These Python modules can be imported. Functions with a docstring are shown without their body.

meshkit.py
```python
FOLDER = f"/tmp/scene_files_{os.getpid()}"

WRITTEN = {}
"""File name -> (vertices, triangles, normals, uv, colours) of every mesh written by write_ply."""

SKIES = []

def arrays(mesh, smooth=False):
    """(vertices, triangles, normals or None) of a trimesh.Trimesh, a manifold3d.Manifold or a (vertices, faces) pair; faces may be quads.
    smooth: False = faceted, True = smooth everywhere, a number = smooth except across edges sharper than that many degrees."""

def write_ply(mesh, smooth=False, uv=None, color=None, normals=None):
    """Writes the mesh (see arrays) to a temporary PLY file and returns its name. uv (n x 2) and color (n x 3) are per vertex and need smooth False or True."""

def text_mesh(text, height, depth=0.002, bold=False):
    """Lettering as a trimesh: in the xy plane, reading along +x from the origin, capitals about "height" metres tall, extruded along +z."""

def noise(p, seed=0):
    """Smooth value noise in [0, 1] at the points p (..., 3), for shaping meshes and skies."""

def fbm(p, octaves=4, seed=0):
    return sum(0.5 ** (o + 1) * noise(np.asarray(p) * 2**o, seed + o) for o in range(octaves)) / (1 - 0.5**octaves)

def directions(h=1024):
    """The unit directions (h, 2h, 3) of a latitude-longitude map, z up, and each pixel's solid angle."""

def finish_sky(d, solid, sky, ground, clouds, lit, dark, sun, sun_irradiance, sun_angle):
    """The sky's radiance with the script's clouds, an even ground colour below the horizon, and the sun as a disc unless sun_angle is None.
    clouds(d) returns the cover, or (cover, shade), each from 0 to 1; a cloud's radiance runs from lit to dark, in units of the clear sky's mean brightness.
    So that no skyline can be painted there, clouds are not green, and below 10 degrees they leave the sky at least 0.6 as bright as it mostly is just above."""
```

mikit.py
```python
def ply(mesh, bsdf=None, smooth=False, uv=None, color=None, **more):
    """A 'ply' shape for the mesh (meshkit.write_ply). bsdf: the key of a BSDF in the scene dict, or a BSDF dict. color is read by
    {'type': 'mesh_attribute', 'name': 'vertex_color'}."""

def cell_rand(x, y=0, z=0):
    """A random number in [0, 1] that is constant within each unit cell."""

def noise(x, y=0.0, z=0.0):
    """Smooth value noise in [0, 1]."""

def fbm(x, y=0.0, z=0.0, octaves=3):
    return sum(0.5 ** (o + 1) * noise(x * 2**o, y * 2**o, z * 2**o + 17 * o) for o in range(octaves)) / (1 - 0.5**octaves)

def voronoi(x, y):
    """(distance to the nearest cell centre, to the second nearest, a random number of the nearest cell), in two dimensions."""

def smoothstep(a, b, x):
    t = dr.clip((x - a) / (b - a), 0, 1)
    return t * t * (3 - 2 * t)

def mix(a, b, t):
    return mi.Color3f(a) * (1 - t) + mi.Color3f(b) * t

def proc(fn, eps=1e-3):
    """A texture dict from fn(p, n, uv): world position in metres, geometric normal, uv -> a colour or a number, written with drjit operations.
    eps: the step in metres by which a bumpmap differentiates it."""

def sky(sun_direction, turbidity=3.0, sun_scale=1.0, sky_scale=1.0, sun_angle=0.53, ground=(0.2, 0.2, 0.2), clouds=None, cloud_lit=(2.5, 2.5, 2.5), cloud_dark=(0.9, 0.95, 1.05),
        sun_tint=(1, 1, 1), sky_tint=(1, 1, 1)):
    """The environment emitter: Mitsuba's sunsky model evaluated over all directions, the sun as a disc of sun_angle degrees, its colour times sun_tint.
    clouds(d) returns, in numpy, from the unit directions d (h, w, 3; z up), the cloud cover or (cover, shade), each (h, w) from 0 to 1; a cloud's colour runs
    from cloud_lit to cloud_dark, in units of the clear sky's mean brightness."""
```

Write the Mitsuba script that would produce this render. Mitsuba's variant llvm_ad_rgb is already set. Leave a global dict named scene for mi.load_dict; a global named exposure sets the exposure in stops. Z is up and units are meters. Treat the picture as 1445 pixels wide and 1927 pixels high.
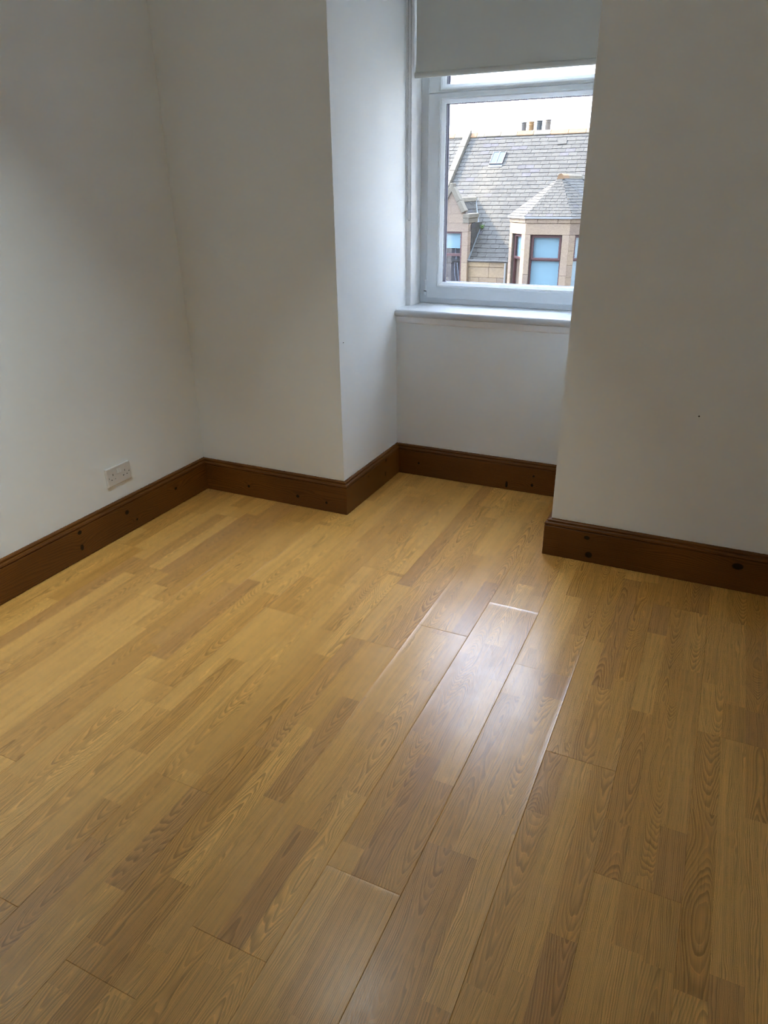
import math, random
import numpy as np, trimesh, shapely
import shapely.geometry as sg
import drjit as dr
import mitsuba as mi
import mikit, meshkit

random.seed(7)
RNG = np.random.default_rng(7)
T = mi.ScalarTransform4f

# ------------------------------------------------------------------ camera, sky, exposure
F_PX, PITCH, YAW, ROLL, CAM_H = 1325.22, 0.4309, -0.4434, -0.0122, 1.4632
fwd = np.array([math.sin(YAW) * math.cos(PITCH), math.cos(YAW) * math.cos(PITCH), -math.sin(PITCH)])
rt0 = np.array([math.cos(YAW), -math.sin(YAW), 0.0])
up0 = np.cross(rt0, fwd)
cam_up = -math.sin(ROLL) * rt0 + math.cos(ROLL) * up0
cam_o = np.array([0.0, 0.0, CAM_H])
scene, labels = {}, {}
scene['camera'] = {'type': 'perspective', 'fov': 2 * math.degrees(math.atan(1445 / 2 / F_PX)), 'fov_axis': 'x',
                   'near_clip': 0.05, 'far_clip': 500.0,
                   'to_world': T().look_at(origin=cam_o.tolist(), target=(cam_o + fwd).tolist(), up=cam_up.tolist())}

SUN = (-0.74, 0.20, 0.64)                                  # high on the left, just beyond the line of the street


def clouds(d):
    """Thin bright overcast, brightest round the veiled sun, with a few bluer openings high up."""
    s = np.array(SUN) / np.linalg.norm(SUN)
    ang = np.degrees(np.arccos(np.clip(d @ s, -1, 1)))
    el = np.degrees(np.arcsin(np.clip(d[..., 2], -1, 1)))
    g = meshkit.fbm(np.stack([d[..., 0] * 7, d[..., 1] * 7, d[..., 2] * 18], -1), 4, seed=9)
    glow = (0.06 + 0.94 * np.exp(-(ang / 60.0) ** 2)) * (0.22 + 0.78 * np.clip(np.sin(np.radians(el)), 0, 1))   # overcast: darker towards the horizon
    glow *= 0.72 + 0.28 * np.clip((g - 0.35) / 0.3, 0, 1)
    cover = np.clip((meshkit.fbm(d * 2.6 + 5.0, 4, seed=4) - 0.30) / 0.15, 0, 1) * 0.35 + 0.65
    cover = np.maximum(cover, np.clip((35 - el) / 15, 0, 1))
    return cover, 1 - np.clip(glow, 0, 1)


scene['sky'] = mikit.sky(SUN, turbidity=4.0, sun_scale=0.60, sky_scale=1.0, sun_angle=3.0, ground=(0.22, 0.21, 0.20),
                         clouds=clouds, cloud_lit=(9.6, 11.2, 14.2), cloud_dark=(0.35, 0.42, 0.54))
exposure = 4.85

# ------------------------------------------------------------------ room dimensions (metres)
XL, XP, XR, XE = -2.385, -1.538, -0.524, 0.95      # left wall, pier side, recess side, unseen east wall
YB, YR, YA, YS = 2.790, 2.781, 3.419, -0.95        # wall left of the recess, wall right of it, recess back, unseen south wall
ZC = 2.72                                          # ceiling
YF = 3.660                                         # room face of the window frame
YO = 3.98                                          # outer face of the house wall
WX0, WX1 = -1.509, -0.553                          # window frame between its linings
ZS, ZH = 0.897, 2.50                               # sill top, window head

# ------------------------------------------------------------------ helpers


def numbered(name):
    if name not in scene and name not in labels:
        return name
    k = 1
    while f'{name}_{k:03d}' in scene or f'{name}_{k:03d}' in labels:
        k += 1
    return f'{name}_{k:03d}'


def put(name, mesh, mat, parent=None, label=None, category=None, kind=None, group=None, smooth=False, uv=None, color=None):
    key = numbered(f'{parent}__{name}' if parent else name)
    scene[key] = mikit.ply(mesh, mat, smooth=smooth, uv=uv, color=color)
    tag(key, label, category, kind, group)
    return key


def tag(key, label=None, category=None, kind=None, group=None):
    e = {k: v for k, v in dict(label=label, category=category, kind=kind, group=group).items() if v}
    if e:
        labels[key] = {**labels.get(key, {}), **e}
    return key


def thing(name, label=None, category=None, kind=None, group=None):
    key = numbered(name)
    labels[key] = {}
    return tag(key, label, category, kind, group)


def box(x0, x1, y0, y1, z0, z1, c=0.0):
    """Axis-aligned box; c = chamfer."""
    if c <= 0:
        m = trimesh.creation.box((x1 - x0, y1 - y0, z1 - z0))
        m.apply_translation(((x0 + x1) / 2, (y0 + y1) / 2, (z0 + z1) / 2))
        return m
    pts = []
    for sx, x in ((1, x0), (-1, x1)):
        for sy, y in ((1, y0), (-1, y1)):
            for sz, z in ((1, z0), (-1, z1)):
                pts += [(x + sx * c, y + sy * c, z), (x + sx * c, y, z + sz * c), (x, y + sy * c, z + sz * c)]
    return trimesh.convex.convex_hull(np.array(pts))


def join(*ms):
    return trimesh.util.concatenate(list(ms))


def extrude(poly, h):
    return trimesh.creation.extrude_polygon(poly, h, engine='earcut')


def frame_matrix(o, ex, ey, ez):
    m = np.eye(4)
    m[:3, 0], m[:3, 1], m[:3, 2], m[:3, 3] = ex, ey, ez, o
    return m


def prism_y(profile, x0, x1):
    """Profile [(y, z)...] extruded along x."""
    m = extrude(sg.Polygon(profile), x1 - x0)
    v = m.vertices.copy()
    m.vertices = np.stack([v[:, 2] + x0, v[:, 0], v[:, 1]], -1)
    m.fix_normals()
    return m


def picture_frame(x0, x1, z0, z1, w, y0, y1, c=0.002):
    """Rectangular frame in the xz plane, mitred, with chamfered room side (low y)."""
    outer = [(x0, z0), (x1, z0), (x1, z1), (x0, z1)]
    sgn = [(1, 1), (-1, 1), (-1, -1), (1, -1)]
    wl, wr, wb, wt = w if isinstance(w, tuple) else (w,) * 4      # left, right, bottom, top
    wide = [(wl, wb), (wr, wb), (wr, wt), (wl, wt)]
    prof = [(0, 0, y1), (0, 0, y0 + c), (0, 1, y0), (1, -1, y0), (1, 0, y0 + c), (1, 0, y1)]
    V, Fc = [], []
    n = len(prof)
    for (x, z), (sx, sz), (wx, wz) in zip(outer, sgn, wide):
        for f, e, y in prof:
            V.append((x + sx * (f * wx + e * c), y, z + sz * (f * wz + e * c)))
    for i in range(4):
        j = (i + 1) % 4
        for k in range(n):
            l = (k + 1) % n
            a, b, e, f = i * n + k, j * n + k, j * n + l, i * n + l
            Fc += [(a, b, e), (a, e, f)]
    m = trimesh.Trimesh(V, Fc, process=False)
    m.fix_normals()
    return m


# ------------------------------------------------------------------ materials
noise, fbm, cell_rand, smoothstep, mix = mikit.noise, mikit.fbm, mikit.cell_rand, mikit.smoothstep, mikit.mix


def principled(col, rough=0.5, **k):
    c = col if isinstance(col, dict) else {'type': 'rgb', 'value': list(col)}
    return {'type': 'twosided', 'b': {'type': 'principled', 'base_color': c, 'roughness': rough, **k}}


STRIP = 0.193 / 3


def laminate(p, n, uv):
    u, v = uv.x, uv.y
    bid = dr.floor(u)
    a = u - bid
    st = dr.minimum(dr.floor(a / STRIP), 2)
    al = a - (st + 0.5) * STRIP
    s0 = bid * 3 + st
    seg_len = 0.42 + 0.42 * cell_rand(s0, 1)
    vs = v + cell_rand(s0, 2) * seg_len
    seg = dr.floor(vs / seg_len)
    bl = vs - (seg + 0.5) * seg_len

    def r(k):
        return cell_rand(s0, seg, k)

    off = r(3) * 40
    cath = r(4) < 0.66
    x0 = dr.select(cath, (r(5) - 0.5) * 0.044, dr.select(r(5) < 0.5, -1.0, 1.0) * (0.05 + 0.07 * r(6)))
    # a flat-sawn cut through bent growth rings: arches, loops and long flames
    bend = (fbm(v * 3.2 + off, off, al * 9, octaves=2) - 0.5)
    wob = (noise(al * 60 + off, v * 8.0, off) - 0.5) * 0.0085 + (noise(al * 160, v * 40 + off, off) - 0.5) * 0.0014
    X = al - x0 + bend * 0.020 + wob * 0.7
    taper = (0.035 + 0.065 * r(7)) * dr.select(r(8) < 0.5, -1.0, 1.0)
    depth = 0.008 + 0.018 * r(9)
    rad = dr.sqrt(dr.square(X) + depth * depth) + dr.select(cath, 1.0, 0.20) * (taper * bl + (noise(v * 5.0 + off, off) - 0.5) * 0.034) + wob
    sp = dr.select(cath, 0.0042, 0.0037) * (0.75 + 0.6 * r(10))
    ph = rad / sp + off
    t = ph - dr.floor(ph)
    band = cell_rand(dr.floor(ph), s0, 11)
    line = smoothstep(0.10, 0.72, t) * (1 - smoothstep(0.80, 1.0, t)) * (0.35 + 0.65 * band)
    pale = smoothstep(0.86, 0.96, t) * (1 - smoothstep(0.97, 1.0, t))
    streak = fbm(al * 210 + off, v * 3.0, s0, octaves=2)
    broad = fbm(al * 38 + off, v * 2.2, s0 + 3, octaves=2)
    pore = smoothstep(0.60, 0.84, noise(al * 900 + off, v * 20.0, s0))
    tone = r(12)
    base = mix((0.690, 0.395, 0.110), (0.540, 0.283, 0.070), smoothstep(0.0, 1.0, tone))
    base = mix(base, (0.480, 0.248, 0.078), smoothstep(0.80, 0.95, r(14)) * 0.75)
    base = base * (0.86 + 0.20 * streak + 0.16 * broad)
    deep = 0.68 * line * (0.70 + 0.5 * broad)
    c = base * (mi.Color3f(1.0) * (1 - deep) + mi.Color3f(0.50, 0.43, 0.36) * deep)
    c = c * (1 + 0.14 * pale) * (1 - 0.17 * pore)
    return mi.Color3f(dr.clip(c.x, 0, 1), dr.clip(c.y, 0, 1), dr.clip(c.z, 0, 1))


def laminate_rough(p, n, uv):
    s = noise(p.x * 14, p.y * 14, 2.0) * 0.5 + noise(p.x * 420 + p.y * 150, p.y * 60, 1.0) * 0.5
    return 0.285 + 0.10 * (s - 0.5)


# knots in the skirting: (wall number, along, height, half length, half height)
KNOTS = [(0, 2.184, 0.100, 0.013, 0.012), (0, 1.906, 0.121, 0.012, 0.010), (0, 1.903, 0.050, 0.010, 0.015), (0, 2.237, 0.041, 0.006, 0.006),
         (0, 2.523, 0.090, 0.010, 0.008), (0, 1.30, 0.07, 0.012, 0.012), (1, -2.093, 0.057, 0.008, 0.008), (1, -1.796, 0.052, 0.010, 0.009), (1, -1.63, 0.046, 0.007, 0.007),
         (2, 3.224, 0.130, 0.008, 0.010), (2, 3.215, 0.056, 0.007, 0.014), (2, 3.011, 0.115, 0.006, 0.006),
         (3, -0.892, 0.028, 0.007, 0.020), (3, -0.752, 0.096, 0.006, 0.006), (3, -0.757, 0.045, 0.007, 0.010), (3, -1.396, 0.072, 0.006, 0.006),
         (5, -0.365, 0.113, 0.013, 0.010), (5, -0.350, 0.035, 0.016, 0.015), (5, 0.214, 0.106, 0.022, 0.015)]


def stained_pine(p, n, uv):
    w = dr.floor(uv.x / 20 + 0.5)
    a = uv.x - w * 20
    h = uv.y
    phase = h * 120 + fbm(a * 1.6, h * 8, w, octaves=2) * 9 + noise(a * 9, h * 60, w) * 1.0
    core = mi.Float(0)
    for kw, ka, kh, la, lh in KNOTS:
        q = dr.square((a - ka) / la) + dr.square((h - kh) / lh)
        on = dr.abs(w - kw) < 0.5
        core = dr.maximum(core, dr.select(on, 1 - smoothstep(0.45, 1.25, q), 0))
        phase += dr.select(on, 1.7 * dr.exp(-0.12 * (dr.square((a - ka) / (2.6 * la)) * 3 + dr.square((h - kh) / lh) * 1.3)), 0)
    t = phase - dr.floor(phase)
    ring = smoothstep(0.2, 0.85, t) * (1 - smoothstep(0.9, 1.0, t))
    fine = noise(a * 14, h * 900, w)
    c = mix((0.178, 0.066, 0.009), (0.092, 0.031, 0.005), ring * 0.55 + 0.45 * fine)
    blot = smoothstep(0.35, 0.75, fbm(a * 2.3 + 7, h * 3, w, octaves=2))
    c = c * (0.80 + 0.35 * blot)
    c = c * (1 - 0.93 * core)
    return c


def stone_tex(p, n, uv):
    g = noise(p.x * 55, p.y * 55, p.z * 55)
    big = fbm(p.x * 2.2, p.y * 2.2, p.z * 2.2, octaves=3)
    r = uv.x - dr.floor(uv.x)
    warm = uv.y
    c = mix((0.215, 0.165, 0.130), (0.245, 0.185, 0.112), dr.clip(0.5 * r + 0.6 * (big - 0.3) + warm, 0, 1))
    c = c * (0.86 + 0.24 * r)
    return c * (0.74 + 0.5 * g)


def slate_tex(p, n, uv):
    r, s = uv.x - dr.floor(uv.x), uv.y
    g = fbm(p.x * 16, p.y * 16, p.z * 16, octaves=3)
    c = mix((0.0465, 0.0458, 0.0420), (0.058, 0.057, 0.0510), r)
    c = mix(c, (0.058, 0.056, 0.066), smoothstep(0.93, 0.97, s) * 0.6)
    stain = smoothstep(0.62, 0.80, fbm(p.x * 0.9 + 3, p.y * 0.35, 0.0, octaves=3))
    c = mix(c, (0.078, 0.074, 0.060), stain * 0.5)
    below = smoothstep(0.55, 0.25, dr.abs(p.x + 8.5 + 0.1 * noise(p.y * 3))) * smoothstep(25.6, 26.9, p.y) * (1 - smoothstep(27.55, 27.62, p.y))
    c = mix(c, (0.085, 0.078, 0.062), below * (0.30 + 0.5 * noise(p.x * 7, p.y * 5)))
    return c * (0.80 + 0.40 * g)


def ridge_tex(p, n, uv):
    r = uv.x - dr.floor(uv.x)
    g = fbm(p.x * 9, p.y * 9, p.z * 9, octaves=3)
    c = mix((0.125, 0.110, 0.080), (0.17, 0.105, 0.055), smoothstep(0.3, 0.8, r))
    return c * (0.75 + 0.5 * g)


def skew_tex(p, n, uv):
    g = fbm(p.x * 11, p.y * 11, p.z * 11, octaves=3)
    d = smoothstep(0.70, 0.80, noise(p.x * 34, p.y * 34, p.z * 34))
    c = mix((0.150, 0.134, 0.100), (0.120, 0.108, 0.084), g)
    return c * (1 - 0.3 * d)


def wall_tex(p, n, uv):
    g = fbm(p.x * 3 + 5, p.y * 3, p.z * 3, octaves=2)
    return mi.Color3f(0.765, 0.805, 0.815) * (0.985 + 0.03 * g)


def wall_bump(p, n, uv):
    return fbm(p.x * 160 + p.z * 31, p.y * 160, p.z * 160, octaves=2)


scene['m_floor'] = {'type': 'twosided', 'b': {'type': 'principled', 'base_color': mikit.proc(laminate), 'roughness': mikit.proc(laminate_rough), 'specular': 0.95}}
scene['m_pine'] = principled(mikit.proc(stained_pine), 0.38, specular=0.3)
scene['m_wall'] = {'type': 'twosided', 'b': {'type': 'bumpmap', 't': mikit.proc(wall_bump, 1e-3), 'scale': 0.00022,
                                            'b': {'type': 'principled', 'base_color': mikit.proc(wall_tex), 'roughness': 0.75, 'specular': 0.3}}}
scene['m_ceiling'] = principled((0.88, 0.88, 0.87), 0.9)
scene['m_under'] = principled((0.03, 0.025, 0.02), 0.9)
scene['m_gloss'] = principled((0.74, 0.75, 0.75), 0.22)
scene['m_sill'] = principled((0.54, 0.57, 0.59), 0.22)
scene['m_upvc'] = principled((0.70, 0.75, 0.78), 0.25)
scene['m_gasket'] = principled((0.030, 0.033, 0.055), 0.5)
scene['m_glass'] = {'type': 'thindielectric', 'int_ior': 1.5}
scene['m_blind'] = {'type': 'twosided', 'b': {'type': 'principled', 'base_color': {'type': 'rgb', 'value': [0.52, 0.53, 0.49]}, 'roughness': 0.9, 'specular': 0.2}}
scene['m_chain'] = principled((0.36, 0.38, 0.39), 0.35)
scene['m_plastic'] = principled((0.60, 0.60, 0.585), 0.3)
scene['m_hole'] = principled((0.012, 0.012, 0.012), 0.7)
scene['m_etch'] = principled((0.85, 0.87, 0.9), 0.6)
scene['m_stone'] = principled(mikit.proc(stone_tex), 0.9)
scene['m_slate'] = principled(mikit.proc(slate_tex), 0.8, specular=0.2)
scene['m_ridge'] = principled(mikit.proc(ridge_tex), 0.9)
scene['m_skew'] = principled(mikit.proc(skew_tex), 0.9)
scene['m_street'] = principled((0.06, 0.06, 0.062), 0.9)
scene['m_mortar'] = principled((0.095, 0.075, 0.060), 0.95)
scene['m_deck'] = principled((0.030, 0.033, 0.038), 0.9)
scene['m_lead'] = principled((0.085, 0.100, 0.104), 0.6)
scene['m_gutter'] = principled((0.20, 0.205, 0.20), 0.6)
scene['m_brownframe'] = principled((0.075, 0.036, 0.036), 0.45)
scene['m_blindpale'] = principled((0.15, 0.26, 0.31), 0.8)
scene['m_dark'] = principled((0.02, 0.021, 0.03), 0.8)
scene['m_curtain'] = principled((0.12, 0.14, 0.18), 0.8)
scene['m_brown'] = principled((0.16, 0.12, 0.09), 0.8)
scene['m_skyframe'] = principled((0.06, 0.055, 0.06), 0.5)
scene['m_skypane'] = principled((0.050, 0.068, 0.073), 0.45, specular=0.15)
for i, c in enumerate([(0.085, 0.083, 0.078), (0.17, 0.105, 0.045), (0.045, 0.053, 0.055), (0.125, 0.11, 0.09)]):
    scene[f'm_pot{i}'] = principled(c, 0.85)
scene['m_moss'] = principled((0.08, 0.15, 0.035), 0.9)

# ------------------------------------------------------------------ floor: three-strip laminate boards
struct = 'structure'
ROOM = sg.Polygon([(XL, YS), (XE, YS), (XE, YR), (XR, YR), (XR, YA), (XP, YA), (XP, YB), (XL, YB)])
floor_base = extrude(ROOM.buffer(0.3, join_style=2), 0.05)
floor_base.apply_translation((0, 0, -0.062))
put('floor', floor_base, 'm_under', label='oak effect three strip laminate floor with lifting joints in front of the window', kind=struct)

BW, BL, G0 = 0.193, 1.285, -1.0222
ENDS = {0: 1.855, 1: 2.026, 2: 2.283, 3: 1.944, 4: 1.586, 5: 1.242}
# raised edges in millimetres: column -> (left edge, right edge); swollen by water near the window
LIFT = {0: (0.4, 0.3), 1: (1.7, 0.8), 2: (0.9, 0.9), 3: (0.9, 2.1), 4: (0.1, 1.2), 5: (0.5, 0.3)}


def board_mesh(x0, x1, y0, y1, bid, ylen0, le, re, ends, tilt):
    """One laminate board with eased edges; le / re: swelling of the long edges in mm, ends: of the short ones."""
    gap = 0.00022
    cw = 0.0011 if max(le, re) > 0.7 else 0.0006
    xs = [x0 + gap, x0 + gap + cw, x0 + 0.005, x0 + 0.012, x0 + 0.03, (x0 + x1) / 2, x1 - 0.03, x1 - 0.012, x1 - 0.005, x1 - gap - cw, x1 - gap]
    ys = [y0 + gap, y0 + gap + 0.0010, y0 + 0.005, y0 + 0.012, y0 + 0.03, y0 + 0.12, y0 + (y1 - y0) * 0.35, (y0 + y1) / 2, y0 + (y1 - y0) * 0.68, y1 - 0.12, y1 - 0.03, y1 - 0.012, y1 - 0.005, y1 - gap - 0.0010, y1 - gap]
    if y1 - y0 < 0.3:
        ys = [y0 + gap, y0 + gap + 0.0005, y1 - gap - 0.0005, y1 - gap]
    X, Y = np.meshgrid(xs, ys, indexing='ij')
    dl, dr_ = X - x0, x1 - X
    near = np.exp(-((Y - 1.75) / 0.62) ** 2)               # the swelling is strongest by the middle of the room
    amp = 0.25 + 0.75 * near
    Z = 0.001 * amp * 0.62 * (le * np.exp(-dl / 0.007) + re * np.exp(-dr_ / 0.007))
    Z += 0.001 * (ends[0] * np.exp(-(Y - y0) / 0.007) + ends[1] * np.exp(-(y1 - Y) / 0.007))
    Z += tilt * 0.001 * (X - x0) / BW
    ch = 0.0005
    Z[0, :] -= ch; Z[-1, :] -= ch; Z[:, 0] -= ch; Z[:, -1] -= ch
    Z -= Z.max() * 0
    nx, ny = X.shape
    V = np.stack([X, Y, Z], -1).reshape(-1, 3)
    idx = np.arange(nx * ny).reshape(nx, ny)
    a, b, c, d = idx[:-1, :-1], idx[1:, :-1], idx[1:, 1:], idx[:-1, 1:]
    F = np.concatenate([np.stack([a, b, c], -1).reshape(-1, 3), np.stack([a, c, d], -1).reshape(-1, 3)])
    ring = list(idx[:, 0]) + list(idx[-1, 1:]) + list(idx[-2::-1, -1]) + list(idx[0, -2:0:-1])
    low = V[ring].copy(); low[:, 2] = -0.008
    base = len(V)
    V = np.vstack([V, low])
    m = len(ring)
    side = []
    for i in range(m):
        j = (i + 1) % m
        side += [(ring[i], base + i, base + j), (ring[i], base + j, ring[j])]
    F = np.vstack([F, side])
    uv = np.stack([bid + np.clip(V[:, 0] - x0, 0.0005, BW - 0.0005), V[:, 1] - ylen0], -1)
    return (V, F), uv


bid = 0
for k in range(-8, 13):
    x0 = G0 + k * BW
    x1 = x0 + BW
    end = ENDS.get(k, 0.3 + ((k * 0.37) % 1.0) * 1.2)
    j = -4
    while end + j * BL < 3.6:
        y0, y1 = end + j * BL, end + (j + 1) * BL
        j += 1
        piece = sg.box(x0, y0, x1, y1).intersection(ROOM.buffer(-0.002, join_style=2))
        if piece.is_empty or piece.area < 1e-4:
            continue
        for g in getattr(piece, 'geoms', [piece]):
            bid += 1
            bx0, by0, bx1, by1 = g.bounds
            if abs(g.area - (bx1 - bx0) * (by1 - by0)) < 1e-6 and bx1 - bx0 > 0.1:
                le, re = LIFT.get(k, (0.45, 0.40))
                e0 = 0.45 if k in (1, 2, 4) else 0.15
                e1 = (1.3 if y1 > 2 else 0.6) if k == 2 else 0.9 if k == 3 else 0.15
                mesh, uv = board_mesh(bx0, bx1, by0, by1, bid, y0, le, re, (e0, e1), RNG.uniform(-0.15, 0.15))
            else:
                m = extrude(g.buffer(-0.0002, join_style=2), 0.0078)
                m.apply_translation((0, 0, -0.008))
                mesh = m
                uv = np.stack([bid + np.clip(m.vertices[:, 0] - x0, 0.0005, BW - 0.0005), m.vertices[:, 1] - y0], -1)
            put('board', mesh, 'm_floor', 'floor', uv=uv)

# ------------------------------------------------------------------ walls and ceiling
ZB = -0.06


def slab(x0, x1, y0, y1, z0=ZB, z1=ZC):
    return box(x0, x1, y0, y1, z0, z1)


OT = 0.30
put('wall_left', slab(XL - OT, XL, YS - OT, YB), 'm_wall', label='plain white painted side wall with a double socket low down', kind=struct)
put('wall_back', slab(XL - OT, XP, YB, YO), 'm_wall', label='white painted pier between the corner and the window recess, pale blue on its recess side', kind=struct)
put('wall_right', slab(XR, XE + OT, YR, YO), 'm_wall', label='shaded white painted wall on the right of the window recess', kind=struct)
put('wall_recess', slab(XP, XR, YA, YF + 0.07, ZB, ZS - 0.03), 'm_wall', label='white painted wall below the window sill', kind=struct)
put('wall_head', slab(XP, XR, 3.53, YO, ZH, ZC), 'm_wall', label='white painted wall over the window', kind=struct)
put('wall_south', slab(XL - OT, XE + OT, YS - OT, YS), 'm_wall', kind=struct)
put('wall_east', slab(XE, XE + OT, YS, YR), 'm_wall', kind=struct)
put('ceiling', box(XL - OT, XE + OT, YS - OT, YO, ZC, ZC + 0.2), 'm_ceiling', kind=struct)
# house wall outside, below the window
put('wall_outer', box(XP, XR, YF + 0.07, YO, -3.0, ZS - 0.05), 'm_stone', kind=struct)
# the front of the house itself and the street, out of sight of the camera but mirrored in the panes opposite
front = sg.box(-16, -9.0, 14, 3.3).difference(sg.box(XP, -3.0, XR, ZC))
fm = extrude(front, 0.12)
v = fm.vertices.copy(); fm.vertices = np.stack([v[:, 0], YO - 0.10 + v[:, 2], v[:, 1]], -1); fm.fix_normals()
put('wall_front', fm, 'm_street', kind=struct)
put('ground', box(-40, 40, YO + 0.02, 24.0, -9.2, -9.0), 'm_street', kind=struct)

# added fill lamps in the unseen ceiling, brightening the floor and left wall
for i, (x, y, p, cut, aim) in enumerate(((-1.15, 2.00, 0.28, 31, (-1.15, 2.0, 0.0)), (-1.35, 0.75, 0.48, 36, (-2.385, 1.0, 0.9)))):
    lamp = thing('added_fill_lamp', ('added fill lamp in the ceiling nearer the window recess, lighting the floor', 'added fill lamp in the ceiling nearer the side wall, lighting that wall')[i], 'fill lamp', group='added ceiling fill lamps')
    rim = trimesh.creation.annulus(0.036, 0.046, 0.006, sections=32); rim.apply_translation((x, y, ZC - 0.003))
    put('rim', rim, 'm_plastic', lamp)
    lens = trimesh.creation.cylinder(radius=0.0355, height=0.003, sections=32); lens.apply_translation((x, y, ZC - 0.0015))
    put('lens', lens, 'm_plastic', lamp)
    scene[f'fill_beam_{i}'] = {'type': 'spot', 'intensity': {'type': 'rgb', 'value': [p * c for c in ((0.90, 0.95, 0.92), (0.85, 0.95, 0.98))[i]]}, 'cutoff_angle': float(cut), 'beam_width': 8.0,
                                    'to_world': T().look_at(origin=[x, y, ZC - 0.01], target=list(aim), up=[0, 1, 0])}

# small marks on the walls: old screw holes
for (x, y, z, ax) in ((XP, 2.83, 0.83, 0), (-0.02, YR, 0.68, 1)):
    c = trimesh.creation.cylinder(radius=0.0028, height=0.0016, sections=12)
    c.apply_transform(trimesh.transformations.rotation_matrix(math.pi / 2, (0, 1, 0) if ax == 0 else (1, 0, 0)))
    c.apply_translation((x, y, z))
    put('screw_hole', c, 'm_hole', 'wall_back' if ax == 0 else 'wall_right')

# ------------------------------------------------------------------ skirting
HS, HB, TS = 0.1678, 0.1403, 0.0226
PROFILE = [(0.0, 0.0), (TS, 0.0), (TS, HB - 0.0035), (TS - 0.0015, HB - 0.002), (TS - 0.0045, HB - 0.0005), (TS - 0.0045, HB + 0.0015), (TS + 0.0005, HB + 0.003),
           (TS + 0.0008, HB + 0.007), (TS - 0.001, HB + 0.0110), (TS - 0.006, HB + 0.0145), (TS - 0.0105, HB + 0.0160), (TS - 0.0105, HB + 0.0180),
           (TS - 0.0085, HB + 0.0195), (TS - 0.0090, HB + 0.0225), (TS - 0.0125, HB + 0.0255), (0.0, HS)]
PATH = [(XL, YS), (XL, YB), (XP, YB), (XP, YA), (XR, YA), (XR, YR), (XE, YR)]


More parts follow.
